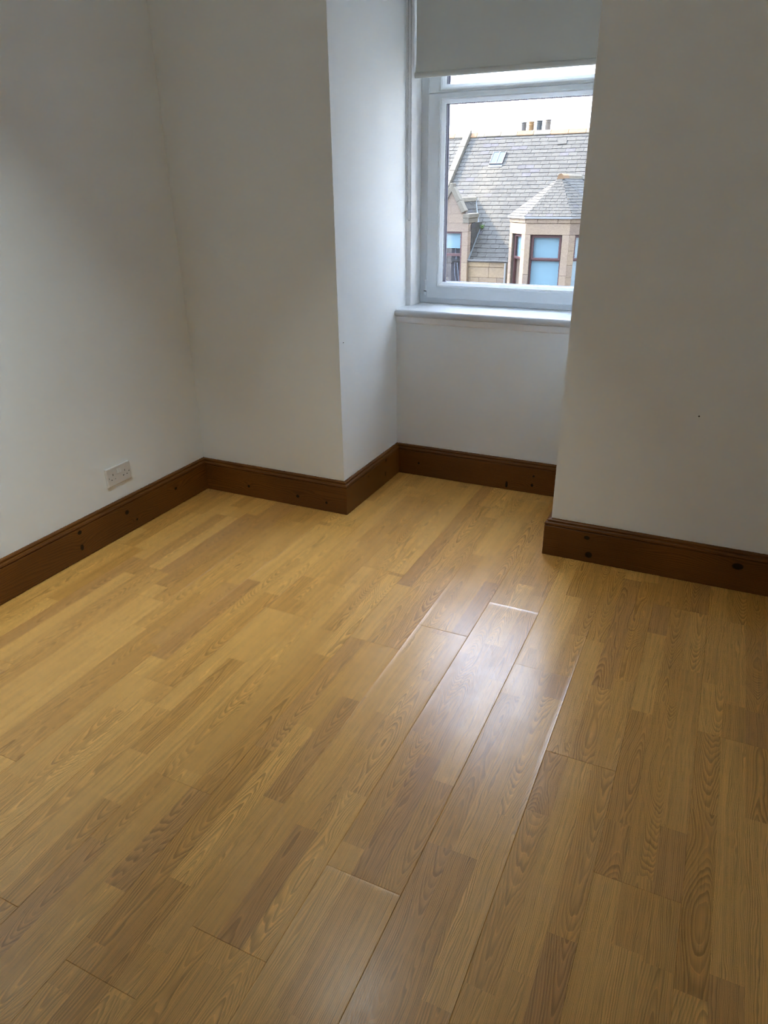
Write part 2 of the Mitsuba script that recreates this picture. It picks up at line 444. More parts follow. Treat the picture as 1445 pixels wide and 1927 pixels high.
def path_offset(d):
    """The wall line moved d into the room, corners mitred."""
    P = np.array(PATH)
    dirs = np.diff(P, axis=0); dirs /= np.linalg.norm(dirs, axis=1, keepdims=True)
    nor = np.stack([dirs[:, 1], -dirs[:, 0]], -1)          # right-hand side of the path = room side
    out = [P[0] + nor[0] * d]
    for i in range(1, len(P) - 1):
        out.append(P[i] + (nor[i - 1] + nor[i]) * d)
    out.append(P[-1] + nor[-1] * d)
    return np.array(out)


SKIRT = [('baseboard_left', 'dark stained pine skirting with black knots along the side wall under the socket'), ('baseboard_back', 'dark stained pine skirting between the corner and the window recess'),
         ('baseboard_pier', 'amber lit stained pine skirting on the side of the window recess'), ('baseboard_recess', 'dark stained pine skirting under the window'),
         ('baseboard_reveal', None), ('baseboard_right', 'dark stained pine skirting with black knots along the right wall')]
offs = np.array([path_offset(d) for d, z in PROFILE])       # (profile, path, 2)
for w, (nm, lab) in enumerate(SKIRT):
    ax = 1 if abs(PATH[w][0] - PATH[w + 1][0]) < 1e-6 else 0
    V, F, UV = [], [], []
    arc = 0.0
    for i in range(len(PROFILE) - 1):
        (d0, z0), (d1, z1) = PROFILE[i], PROFILE[i + 1]
        if i == 0:
            continue
        va, vb = z0, z1 if abs(z1 - z0) > 1e-5 else z0 + abs(d1 - d0)
        q = [(*offs[i, w], z0), (*offs[i, w + 1], z0), (*offs[i + 1, w + 1], z1), (*offs[i + 1, w], z1)]
        b = len(V)
        V += q
        UV += [(q[0][ax] + 20 * w, va), (q[1][ax] + 20 * w, va), (q[2][ax] + 20 * w, vb), (q[3][ax] + 20 * w, vb)]
        F += [(b, b + 1, b + 2), (b, b + 2, b + 3)]
    V = np.array(V); V[:, 2] += 0.0045 if w == 0 else 0.0015
    put(nm, (V, np.array(F)), 'm_pine', uv=np.array(UV), label=lab, kind=struct)

# ------------------------------------------------------------------ double socket on the left wall
sk = thing('double_socket', 'white double switched wall socket above the skirting of the left wall', 'socket')
SY, SZ = 2.1905, 0.291


def on_wall(m):
    """Local x = along +y of the left wall, y = up, z = out of the wall."""
    m = m.copy()
    v = m.vertices
    m.vertices = np.stack([XL + v[:, 2], SY + v[:, 0], SZ + v[:, 1]], -1)
    m.fix_normals()
    return m


plate = trimesh.convex.convex_hull(np.array([(sx * (0.0735 - i), sy * (0.0435 - i), z) for sx in (-1, 1) for sy in (-1, 1) for i, z in ((0, 0), (0, 0.0065), (0.0015, 0.0088), (0.004, 0.0100))]))
holes = []
for cx in (-0.036, 0.036):
    for hx, hy, hw, hh in ((0, 0.0085, 0.0042, 0.0085), (-0.011, -0.0125, 0.0066, 0.0042), (0.011, -0.0125, 0.0066, 0.0042)):
        b = trimesh.creation.box((hw, hh, 0.02)); b.apply_translation((cx + hx, hy, 0.014)); holes.append(b)
    s = trimesh.creation.cylinder(radius=0.0030, height=0.02, sections=16)
    s.apply_translation((cx / abs(cx) * 0.0605, -0.002, 0.014)); holes.append(s)
plate_cut = trimesh.boolean.difference([plate] + holes, engine='manifold')
put('faceplate', on_wall(plate_cut), 'm_plastic', sk)
inner = trimesh.creation.box((0.132, 0.060, 0.002)); inner.apply_translation((0, 0, 0.0045))
for cx in (-0.036, 0.036):
    for hx, hy, hw, hh in ((0, 0.0085, 0.0042, 0.0085), (-0.011, -0.0125, 0.0066, 0.0042), (0.011, -0.0125, 0.0066, 0.0042)):
        b = trimesh.creation.box((hw - 0.0002, hh - 0.0002, 0.0015)); b.apply_translation((cx + hx, hy, 0.0086))
        put('slot_shade_block', on_wall(b), 'm_hole', sk)  # black block fills the slot, its inner shade put into the colour
for s in (-1, 1):
    c = trimesh.creation.cylinder(radius=0.0028, height=0.0012, sections=16); c.apply_translation((s * 0.0605, -0.002, 0.0088))
    put('fixing_screw', on_wall(c), 'm_hole', sk)
for s in (-1, 1):
    sw = trimesh.convex.convex_hull(np.array([(s * 0.0066 + a * 0.0058, 0.020 + b * 0.0105, z) for a in (-1, 1) for b, z in ((-1, 0.009), (1, 0.009), (-0.9, 0.0150), (0.9, 0.0112))]))
    put('switch', on_wall(sw), 'm_plastic', sk)

# ------------------------------------------------------------------ window
win = thing('window_1', 'white double glazed window with a fixed light above an opening sash', kind=struct)
FW = 0.042                                                  # visible width of the outer frame
put('frame', picture_frame(WX0, WX1, ZS, ZH, FW + 0.02, YF, YF + 0.07, 0.003), 'm_upvc', win)
SX0, SX1 = WX0 + FW, WX1 - FW
SZ0, SZ1 = 0.925, 1.874                                     # lower sash
UZ0, UZ1 = 1.874, ZH - FW                                   # upper light
YSASH = YF - 0.012
sash = put('sash', picture_frame(SX0, SX1, SZ0, SZ1 - 0.0005, (0.062, 0.062, 0.062, 0.020), YSASH, YF + 0.05, 0.003), 'm_upvc', win)
upper = put('top_light', picture_frame(SX0, SX1, UZ0 + 0.0005, UZ1, (0.062, 0.062, 0.012, 0.062), YSASH, YF + 0.05, 0.003), 'm_upvc', win)


def bead_frame(x0, x1, z0, z1):
    """Sloped glazing bead round an opening: two steps falling towards the glass."""
    outer = [(x0, z0), (x1, z0), (x1, z1), (x0, z1)]
    sgn = [(1, 1), (-1, 1), (-1, -1), (1, -1)]
    prof = [(-0.001, YF + 0.03), (-0.001, YSASH - 0.004), (0.004, YSASH - 0.006), (0.007, YSASH - 0.004), (0.010, YSASH - 0.003), (0.024, YSASH + 0.014), (0.026, YSASH + 0.018), (0.026, YF + 0.03)]
    V, Fc, n = [], [], len(prof)
    for (x, z), (sx, sz) in zip(outer, sgn):
        V += [(x + sx * d, y, z + sz * d) for d, y in prof]
    for i in range(4):
        j = (i + 1) % 4
        for k in range(n):
            l = (k + 1) % n
            Fc += [(i * n + k, j * n + k, j * n + l), (i * n + k, j * n + l, i * n + l)]
    m = trimesh.Trimesh(V, Fc, process=False); m.fix_normals()
    return m


for par, z0, z1 in ((sash, SZ0, SZ1), (upper, UZ0, UZ1)):
    bx0, bx1, bz0, bz1 = SX0 + 0.060, SX1 - 0.060, z0 + 0.058 if par == sash else z0 + 0.010, z1 - 0.018 if par == sash else z1 - 0.058
    put('glazing_bead', bead_frame(bx0, bx1, bz0, bz1), 'm_upvc', par)
    gx0, gx1, gz0, gz1 = bx0 + 0.0255, bx1 - 0.0255, bz0 + 0.0255, bz1 - 0.0255
    put('gasket', picture_frame(gx0, gx1, gz0, gz1, (0.0022, 0.0022, 0.0007, 0.0007), YSASH + 0.019, YF + 0.034, 0.0004), 'm_gasket', par)
    put('spacer_bar', picture_frame(gx0, gx1, gz0, gz1, (0.0042, 0.0042, 0.0012, 0.0012), YF + 0.0345, YF + 0.046, 0.0004), 'm_gasket', par)
    g = box(gx0, gx1, YF + 0.033, YF + 0.033, gz0, gz1)
    quad = (np.array([(gx0, YF + 0.034, gz0), (gx1, YF + 0.034, gz0), (gx1, YF + 0.034, gz1), (gx0, YF + 0.034, gz1)]), np.array([(0, 1, 2), (0, 2, 3)]))
    put('pane', quad, 'm_glass', par)
    if par == sash:
        # etched safety mark in the lower left corner of the glass
        marks = []
        for cx, cz, rx, rz, a0, a1 in ((0.006, 0.0085, 0.0035, 0.0085, 0.6, -2.2), (0.0155, 0.0105, 0.0040, 0.0075, 0, 6.3), (0.014, 0.0095, 0.0018, 0.0040, 0.3, 5.0)):
            t = np.linspace(a0, a1, 14)
            pts = np.stack([gx0 + 0.0035 + cx + rx * np.cos(t), gz0 + 0.004 + cz + rz * np.sin(t)], -1)
            marks.append(extrude(sg.LineString(pts).buffer(0.0007), 0.0003))
        for cx, cz in ((0.0235, 0.015), (0.0240, 0.009), (0.0275, 0.0075)):
            marks.append(extrude(sg.Point(gx0 + 0.0035 + cx, gz0 + 0.004 + cz).buffer(0.0009), 0.0003))
        mk = join(*marks)
        v = mk.vertices.copy(); mk.vertices = np.stack([v[:, 0], YF + 0.0335 - v[:, 2], v[:, 1]], -1); mk.fix_normals()
        put('etched_mark', mk, 'm_etch', par)
put('hinge', join(box(SX0 - 0.010, SX0 + 0.002, YSASH - 0.006, YF, 0.962, 1.016, 0.002), box(SX0 - 0.012, SX0 - 0.001, YSASH - 0.008, YF, 0.940, 0.9585, 0.002)), 'm_upvc', win)
put('hinge_gap_shade', box(SX0 - 0.011, SX0 + 0.001, YSASH - 0.004, YF, 0.958, 0.962), 'm_hole', win)  # black strip standing in for the shade between the hinge leaves

# linings of the window opening
for nm, x0, x1 in (('trim_1', XP - 0.004, WX0), ('trim_2', WX1, XR)):
    put(nm, box(x0, x1, 3.537, YF + 0.07, ZS - 0.01, ZH, 0.0035), 'm_gloss', label='white painted upright lining on the left of the window' if nm == 'trim_1' else None, kind=struct)
# sill with a rounded nose and an apron moulding
nose = [(3.393 + 0.0185 - 0.0185 * math.sin(t), ZS - 0.0185 + 0.0185 * math.cos(t)) for t in np.linspace(0, math.pi, 11)]
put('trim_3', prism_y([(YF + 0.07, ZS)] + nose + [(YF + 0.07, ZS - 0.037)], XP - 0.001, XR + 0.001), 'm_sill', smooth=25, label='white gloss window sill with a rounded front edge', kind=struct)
ap = [(YA + 0.004, ZS - 0.037), (YA - 0.0125, ZS - 0.037), (YA - 0.0125, ZS - 0.058), (YA - 0.011, ZS - 0.066), (YA - 0.007, ZS - 0.069), (YA + 0.004, ZS - 0.069)]
put('trim_4', prism_y(ap, XP + 0.001, XR - 0.001), 'm_gloss', label='narrow white moulding under the window sill', kind=struct)
# stone sill outside
put('trim_5', box(XP, XR, YF + 0.068, YO + 0.04, ZS - 0.05, ZS - 0.012), 'm_upvc', kind=struct)

# ------------------------------------------------------------------ roller blind
rb = thing('roller_blind', 'pale grey fabric roller blind drawn part way down over the window', 'blind')
BY, BZ = 3.572, 1.944
tx0, tx1 = -1.5005, -0.566
zs_ = np.concatenate([np.linspace(0, 0.12, 9), np.linspace(0.2, 0.5, 5)])
xs_ = np.linspace(0, 1, 41)
V = []
for zz in zs_:
    fl = 0.0065 * math.exp(-zz / 0.03)
    for s in xs_:
        x = tx0 - fl + (tx1 - tx0 + 2 * fl) * s
        V.append((x, BY + 0.0012 * math.sin(s * 9) * math.exp(-zz * 6) + 0.0008 * math.sin(s * 23 + zz * 12), BZ + 0.010 + zz))
V = np.array(V)
nx_ = len(xs_)
idx = np.arange(len(V)).reshape(len(zs_), nx_)
a, b, c, d = idx[:-1, :-1], idx[:-1, 1:], idx[1:, 1:], idx[1:, :-1]
Fq = np.concatenate([np.stack([a, b, c], -1).reshape(-1, 3), np.stack([a, c, d], -1).reshape(-1, 3)])
back = V + np.array([0, 0.0007, 0])
put('fabric', (np.vstack([V, back]), np.vstack([Fq, Fq[:, ::-1] + len(V)])), 'm_blind', rb, smooth=True)
hem = [(BY + 0.0062 * math.cos(t), BZ + 0.0125 * math.sin(t)) for t in np.linspace(0, 2 * math.pi, 20, endpoint=False)]
put('bottom_bar', prism_y(hem, -1.507, -0.560), 'm_blind', rb, smooth=40)
tube = trimesh.creation.cylinder(radius=0.020, height=0.93, sections=24)
tube.apply_transform(trimesh.transformations.rotation_matrix(math.pi / 2, (0, 1, 0)))
tube.apply_translation(((WX0 + WX1) / 2, BY + 0.02, 2.455))
put('roller', tube, 'm_blind', rb, smooth=40)
beads = []
zt, zb = 2.45, 1.326
path = [(-1.5205, z) for z in np.arange(zt, zb, -0.006)] + [(-1.5125 - 0.008 * math.cos(t), zb - 0.012 * math.sin(t)) for t in np.linspace(0, math.pi, 7)] + [(-1.5045, z) for z in np.arange(zb, zt, 0.006)]
ico = trimesh.creation.icosphere(subdivisions=1, radius=0.0022)
for i, (x, z) in enumerate(path):
    m = ico.copy(); m.apply_translation((x, 3.522, z)); beads.append(m)
cord = box(-1.5210, -1.5200, 3.5215, 3.5225, zb, zt), box(-1.5050, -1.5040, 3.5215, 3.5225, zb, zt)
put('bead_chain', join(*beads, *cord), 'm_chain', rb, label='grey beaded pull chain', smooth=30)

# ================================================================== the houses across the street
YE, YRG = 24.0, 29.0
ZE, ZR = -0.798, 3.261
SLOPE = (ZR - ZE) / (YRG - YE)


def roof_frame(o, ex, up):
    """Axes of a slope: o origin on the eaves, ex along the eaves, up up the slope; normal outwards."""
    ex = np.array(ex, float) / np.linalg.norm(ex)
    up = np.array(up, float); up -= ex * (up @ ex); up /= np.linalg.norm(up)
    n = np.cross(ex, up)
    return np.array(o, float), ex, up, n


def slates(fr, poly, width, expose, gap, lift, seed, head=0.05):
    """Slates laid in bond over the polygon (in slope coordinates); yields (mesh in world space, random pair)."""
    o, ex, up, n = fr
    r = np.random.default_rng(seed)
    x0, y0, x1, y1 = poly.bounds
    M = frame_matrix(o, ex, up, n)
    row = 0
    yy = y0
    while yy < y1:
        xx = x0 - width * (1.0 + 0.5 * (row % 2)) + r.uniform(-0.02, 0.02)
        while xx < x1:
            w = width * r.uniform(0.90, 1.10)
            jy = r.normal(0, expose * 0.02)
            sk_ = r.normal(0, expose * 0.012)
            quad = sg.Polygon([(xx + gap / 2, yy + jy - sk_), (xx + w - gap / 2, yy + jy + sk_), (xx + w - gap / 2, yy + expose + head), (xx + gap / 2, yy + expose + head)])
            pc = quad.intersection(poly)
            for g in getattr(pc, 'geoms', [pc]):
                if g.geom_type != 'Polygon' or g.area < 0.12 * width * expose:
                    continue
                th = r.uniform(0.85, 1.2)
                m = extrude(g.simplify(0.001), 0.010 * th)
                v = m.vertices.copy()
                rel = np.clip((v[:, 1] - yy) / (expose + head), 0, 1)
                v[:, 2] += lift * (1 - rel) + 0.001
                m.vertices = v
                m.apply_transform(M)
                yield m, (r.uniform(0.02, 0.98), r.uniform(0, 1)), g
            xx += w
        yy += expose
        row += 1


def uvc(m, a, b):
    return np.tile([[a, b]], (len(m.vertices), 1))


def view_px(m):
    """Rough size in the picture, only used to rank which alike pieces become entries of their own."""
    c = m.vertices.mean(0) - cam_o
    return 1.0 / np.linalg.norm(c)


def put_slates(parent, items, most, stuff_name):
    items = sorted(items, key=lambda it: -view_px(it[0]))
    for m, (a, b), g in items[:most]:
        put('slate', m, 'm_slate', parent, uv=uvc(m, a, b))
    rest = items[most:]
    if rest:
        uv = np.vstack([uvc(m, a, b) for m, (a, b), g in rest])
        put(stuff_name, join(*[m for m, _, _ in rest]), 'm_slate', parent, uv=uv, kind='stuff')


# stone blocks on an upright face: origin, direction along, outward normal
def blocks(parent, o, ex, nrm, rects, depth=0.03, warm=0.0, c=0.006, name='stone_block', seed=1, joint=0.006):
    ex = np.array(ex, float); ex /= np.linalg.norm(ex)
    nrm = np.array(nrm, float); nrm /= np.linalg.norm(nrm)
    up = np.array([0, 0, 1.0])
    r = np.random.default_rng(seed)
    M = np.eye(4); M[:3, 0], M[:3, 1], M[:3, 2], M[:3, 3] = ex, up, nrm, o
    for rc in rects:
        if isinstance(rc, sg.Polygon):
            m = extrude(rc.buffer(-joint / 2, join_style=2), depth)
        else:
            s0, s1, z0, z1 = rc
            m = box(s0 + joint / 2, s1 - joint / 2, z0 + joint / 2, z1 - joint / 2, -0.01, depth, c)
        m = m.copy(); m.apply_transform(M)
        if np.linalg.det(M[:3, :3]) < 0:
            m.invert()
        put(name, m, 'm_stone', parent, uv=uvc(m, r.uniform(0.02, 0.98), warm))


house = thing('granite_house', 'granite house with slate roof, bay window and four chimney pots seen through the window', 'house')
# --- main roof of the house
XSK = -9.88                                                 # party line (skew) towards the next house
XH1 = 1.5
mainf = roof_frame((0, YE, ZE), (1, 0, 0), (0, 1, SLOPE))
LEN = math.hypot(YRG - YE, ZR - ZE)


def roof_uv(x, y):
    return (x, (y - YE) / (YRG - YE) * LEN)


deck = extrude(sg.box(XSK, 0, XH1, LEN), 0.10)
deck.apply_translation((0, 0, -0.112)); deck.apply_transform(frame_matrix(*mainf))
roof = put('roof', deck, 'm_deck', house)
backf = roof_frame((0, 2 * YRG - YE, ZE), (-1, 0, 0), (0, -1, SLOPE))
deck2 = extrude(sg.box(-XH1, 0, -XSK, LEN), 0.10)
deck2.apply_translation((0, 0, -0.10)); deck2.apply_transform(frame_matrix(*backf))
put('roof_slope', deck2, 'm_lead', house)
# holes in the slating: dormer, bay roof, skylight
DX, DXR = -8.745, -8.175                                    # dormer centre line and its right side wall
DZR = 1.115                                                 # dormer ridge
DSL = 1.80                                                  # dormer roof slope
BXC = -5.276                                                # bay centre line
BX0, BX1 = -5.952, -4.600
dy_at = lambda z: YE + (z - ZE) / SLOPE
dorm_hole = sg.Polygon([roof_uv(2 * DX - DXR, YE - 1), roof_uv(DXR, YE - 1), roof_uv(DXR, dy_at(0.10)), roof_uv(DX, dy_at(DZR)), roof_uv(2 * DX - DXR, dy_at(0.10))]).buffer(0.012)
bay_hole = sg.Polygon([roof_uv(-6.70, YE - 1), roof_uv(-3.852, YE - 1), roof_uv(-3.852, dy_at(0.64)), roof_uv(BXC, dy_at(1.73)), roof_uv(-6.70, dy_at(0.64))]).buffer(0.012)
sky_hole = sg.box(*roof_uv(-8.70, 27.66), *roof_uv(-8.21, 28.19))
visible = sg.box(XSK + 0.02, -0.03, -5.0, LEN - 0.05)
main_poly = visible.difference(dorm_hole).difference(bay_hole).difference(sky_hole)
items = [it for it in slates(mainf, main_poly, 0.315, 0.205, 0.009, 0.016, 21) if it[0].vertices[:, 0].mean() < -3.5]
put_slates(roof, items, 270, 'slate_run')
far = sg.box(-5.0, -0.03, XH1, LEN - 0.05).difference(bay_hole)
fi = list(slates(mainf, far, 0.315, 0.205, 0.012, 0.016, 22))
put('slate_run', join(*[m for m, _, _ in fi]), 'm_slate', roof, uv=np.vstack([uvc(m, *ab) for m, ab, _ in fi]), kind='stuff')
# one slipped slate high on the right
slip = box(-0.16, 0.16, -0.11, 0.11, 0.0, 0.012)
slip.apply_transform(trimesh.transformations.rotation_matrix(0.10, (0, 0, 1)))
slip.apply_transform(frame_matrix(mainf[0] + mainf[1] * -6.28 + mainf[2] * (LEN - 0.62) + mainf[3] * 0.032, mainf[1], mainf[2], mainf[3]))
put('slipped_slate', slip, 'm_slate', roof, uv=uvc(slip, 0.9, 0.2), label='slate slipped out of line near the ridge')

# --- ridge stones


def ridge_stones(parent, xs, seed, name='ridge_stone'):
    r = np.random.default_rng(seed)
    prof = [(-0.17, -0.135), (-0.165, -0.105), (-0.05, 0.005), (-0.02, 0.035), (0.02, 0.035), (0.05, 0.005), (0.165, -0.105), (0.17, -0.135)]
    for x0, x1 in zip(xs[:-1], xs[1:]):
        m = prism_y([(YRG + y, ZR + z + 0.045) for y, z in prof], x0 + 0.006, x1 - 0.006)
        m.apply_translation((0, 0, r.normal(0, 0.004)))
        put(name, m, 'm_ridge', parent, uv=uvc(m, r.uniform(0, 1), 0))


ridge_stones(house, [-9.87, -9.62, -9.33, -8.70, -8.07, -7.45, -6.82, -6.18, -5.55, -4.9, -4.2], 5)
# --- skew (raised coping on the party wall)
jo = [0.0, 1.35, 2.35, 3.15, 3.75, 4.30, 4.95, 5.60, LEN + 0.10]
r_ = np.random.default_rng(3)
for a0, a1 in zip(jo[:-1], jo[1:]):
    m = box(-10.105, XSK, a0 + 0.004, a1 - 0.004, -0.05, 0.165 + r_.normal(0, 0.004), 0.012)
    m.apply_transform(frame_matrix(*mainf))
    put('skew_stone', m, 'm_skew', house)
# --- skylight
so, sex, sup, sn = mainf
su0, su1 = roof_uv(0, 27.67)[1], roof_uv(0, 28.18)[1]


def on_roof(m):
    m = m.copy(); m.apply_transform(frame_matrix(*mainf)); return m


sl = put('skylight', on_roof(join(box(-8.70, -8.675, su0, su1, -0.02, 0.075), box(-8.235, -8.21, su0, su1, -0.02, 0.075), box(-8.70, -8.21, su0, su0 + 0.03, -0.02, 0.075), box(-8.70, -8.21, su1 - 0.02, su1, -0.02, 0.075))), 'm_skyframe', house, label='small iron framed skylight in the slates')
put('pane', on_roof(box(-8.677, -8.466, su0 + 0.028, su1 - 0.018, 0.045, 0.062)), 'm_skypane', sl)
put('pane', on_roof(box(-8.444, -8.233, su0 + 0.028, su1 - 0.018, 0.045, 0.062)), 'm_skypane', sl)
put('glazing_bar', on_roof(box(-8.467, -8.443, su0 + 0.02, su1 - 0.01, 0.03, 0.078)), 'm_gutter', sl)
put('flashing', on_roof(box(-8.71, -8.20, su0 - 0.14, su0, 0.02, 0.036)), 'm_lead', sl)
# --- chimney stack and pots behind the ridge
put('chimney_stack', box(-8.35, -6.75, 29.25, 29.95, 1.8, 3.18, 0.02), 'm_stone', house, uv=None)


def pot(x, ztop, r0, i, kind_label):
    h = 0.50
    zb_ = ztop - h
    if i == 1:
        prof = [(0, 0), (r0 * 0.92, 0), (r0 * 0.98, h * 0.72), (r0 * 1.10, h * 0.74), (r0 * 1.10, h * 0.79), (r0 * 1.0, h * 0.81), (r0 * 1.0, h * 0.90), (r0 * 1.14, h * 0.92), (r0 * 1.12, h), (r0 * 0.8, h), (r0 * 0.75, h * 0.6), (0, h * 0.6)]
    else:
        prof = [(0, 0), (r0 * 0.90, 0), (r0 * 1.02, h * 0.80), (r0 * 1.10, h * 0.82), (r0 * 1.10, h * 0.86), (r0 * 1.04, h * 0.88), (r0 * 1.06, h * 0.94), (r0 * 1.18, h * 0.96), (r0 * 1.16, h), (r0 * 0.85, h), (r0 * 0.8, h * 0.6), (0, h * 0.6)]
    m = trimesh.creation.revolve(np.array(prof), sections=20)
    m.apply_translation((x, 29.6, zb_))
    put('chimney_pot', m, f'm_pot{i}', house, smooth=35, label=kind_label)


pot(-8.025, 3.655, 0.088, 0, 'pale grey chimney pot with dark streaks')
pot(-7.735, 3.672, 0.092, 1, 'orange buff clay chimney pot')
pot(-7.430, 3.690, 0.095, 2, 'dark slate grey chimney pot')
pot(-7.112, 3.706, 0.095, 3, 'pale buff chimney pot')

# --- front wall between dormer and bay
wallbox = join(box(-8.20, XH1, 24.09, 24.5, -5.0, -0.80), box(-10.0, -9.30, 24.09, 24.5, -5.0, -0.80))
wall = put('wall', wallbox, 'm_mortar', house)
rects = [(-8.14, -7.40, -0.985, -0.825), (-7.40, -6.64, -0.985, -0.825), (-8.14, -7.415, -1.322, -0.985), (-7.415, -6.64, -1.322, -0.985),
         (-8.14, -7.75, -1.66, -1.322), (-7.75, -7.12, -1.66, -1.322), (-7.12, -6.64, -1.66, -1.322), (-8.14, -7.5, -2.1, -1.66), (-7.5, -6.64, -2.1, -1.66)]
blocks(wall, (0, 24.09, 0), (1, 0, 0), (0, -1, 0), rects[:2], depth=0.06, warm=0.45, seed=4)
blocks(wall, (0, 24.09, 0), (1, 0, 0), (0, -1, 0), rects[2:], depth=0.04, warm=0.25, seed=5)
face = [box(x - (k % 2) * 0.35 + 0.004, x + 0.696 - (k % 2) * 0.35, 24.05, 24.09, -0.825 - 0.34 * (k + 1) + 0.004, -0.825 - 0.34 * k, 0.006) for k in range(12) for x in np.arange(-3.55, 1.4, 0.70)]
put('stone_face', join(*face), 'm_stone', wall, uv=np.vstack([uvc(f, RNG.uniform(0, 1), 0.2) for f in face]), kind='stuff')
gut = [(24.02 + 0.065 * math.cos(t), -0.752 + 0.072 * math.sin(t)) for t in np.linspace(math.pi, 2 * math.pi, 9)]
gut += [(24.085, -0.745), (24.075, -0.745)] + [(24.02 + 0.052 * math.cos(t), -0.752 + 0.060 * math.sin(t)) for t in np.linspace(2 * math.pi, math.pi, 9)]
put('gutter', prism_y(gut, -8.16, -6.76), 'm_gutter', house, smooth=35)
dp = trimesh.creation.cylinder(radius=0.042, height=3.4, sections=16)
dp.apply_translation((-6.825, 24.00, -0.83 - 1.7))
put('downpipe', dp, 'm_gutter', house, smooth=40)

# --- dormer (wallhead gable)
YD = 23.9
gable = sg.Polygon([(2 * DX - DXR, -5.0), (-8.145, -5.0), (-8.145, 0.40), (-8.26, 0.62), (DX, 1.50), (2 * DX + 8.26, 0.62), (2 * DX + 8.145, 0.40), (2 * DX + 8.145, -5.0)])
DWX0, DWX1, DWZ1 = -9.13, -8.355, 0.118
opening = sg.box(DWX0, -2.2, DWX1, DWZ1)
core = extrude(gable.buffer(-0.01).difference(opening), 0.34)
Mx = np.array([[1, 0, 0, 0], [0, 0, 1, YD + 0.03], [0, 1, 0, 0], [0, 0, 0, 1.0]])
core.apply_transform(Mx); core.fix_normals()
dg = put('dormer_gable', core, 'm_mortar', house)
gface = gable.difference(opening)
cuts = [(-5, -2.6, []), (-2.6, -1.42, []), (-1.42, -0.86, []), (-0.86, -0.32, []), (-0.32, 0.118, []), (0.118, 0.385, []), (0.385, 0.66, [-8.845]), (0.66, 0.945, [-8.77]), (0.945, 1.6, [])]
gb = []
for z0, z1, js in cuts:
    js = [-20] + js + [0]
    for xa, xb in zip(js[:-1], js[1:]):
        pc = gface.intersection(sg.box(xa, z0, xb, z1))
        for g in getattr(pc, 'geoms', [pc]):
            if g.geom_type == 'Polygon' and g.area > 0.004:
                gb.append(g)
blocks(dg, (0, YD + 0.03, 0), (1, 0, 0), (0, -1, 0), gb, depth=0.03, warm=0.0, seed=8)
# side return of the dormer wall and slate-hung cheek
blocks(dg, (-8.175, YD + 0.02, 0), (0, 1, 0), (1, 0, 0), [(0, 0.30, -1.42, -0.86), (0, 0.30, -0.86, -0.32), (0, 0.30, -0.32, 0.118), (0, 0.30, -2.6, -1.42)], depth=0.03, warm=0.05, seed=9)
cheekf = roof_frame((-8.155, YE, -0.8), (0, 1, 0), (0, 0, 1))
cheek_poly = sg.Polygon([(0.25, 0.21), (1.42, 1.16), (1.40, 1.17), (0.25, 1.17)])
ci = list(slates(cheekf, cheek_poly, 0.22, 0.16, 0.010, 0.012, 31))
dorm_side = put('dormer_cheek', box(-8.24, -8.165, 24.15, 25.35, -0.8, 0.37), 'm_deck', house)
for m, ab, g in ci:
    put('slate', m, 'm_slate', dorm_side, uv=uvc(m, *ab))
# curved lintel end and eaves stone (skewputt) running back along the dormer
arc_pts = [(0.0, 0.36), (0.0, 0.12)] + [(0.30 - 0.26 * math.cos(t), 0.12 + 0.24 * math.sin(t)) for t in np.linspace(0, math.pi / 2, 7)] + [(0.9, 0.36)]
hood = extrude(sg.Polygon(arc_pts).buffer(0), 0.07)
v = hood.vertices.copy(); hood.vertices = np.stack([-8.195 + v[:, 2], YD + 0.03 + v[:, 0], v[:, 1]], -1); hood.fix_normals()
put('corbel', hood, 'm_stone', house, uv=uvc(hood, 0.5, 0.1))
put('eaves_stone', box(-8.33, -8.10, YD - 0.03, 24.86, 0.535, 0.665, 0.008), 'm_skew', house)
put('eaves_stone', box(-8.33, -8.125, YD - 0.02, 24.86, 0.385, 0.533, 0.008), 'm_skew', house)
# coping stones of the gable
for side in (1, -1):
    a0 = np.array([DX, YD - 0.06, 1.385]); b0 = np.array([DX + side * 0.42, YD - 0.06, 1.385 - 0.42 * 1.74])
    along = (b0 - a0); Lc = np.linalg.norm(along); along /= Lc
    nor = np.array([side * 1.74, 0, 1.0]); nor /= np.linalg.norm(nor)
    for t0, t1 in ((-0.05, 0.50), (0.50, 0.945)):
        m = box(t0 * Lc, t1 * Lc - 0.005, 0, 0.30, -0.02, 0.125, 0.008)
        m.apply_transform(frame_matrix(a0, along, (0, 1, 0), nor))
        m.fix_normals()
        put('coping_stone', m, 'm_skew', house)
cap = box(DX - 0.058, DX + 0.058, YD - 0.055, YD + 0.235, 1.38, 1.60, 0.012)
put('coping_stone', cap, 'm_skew', house)
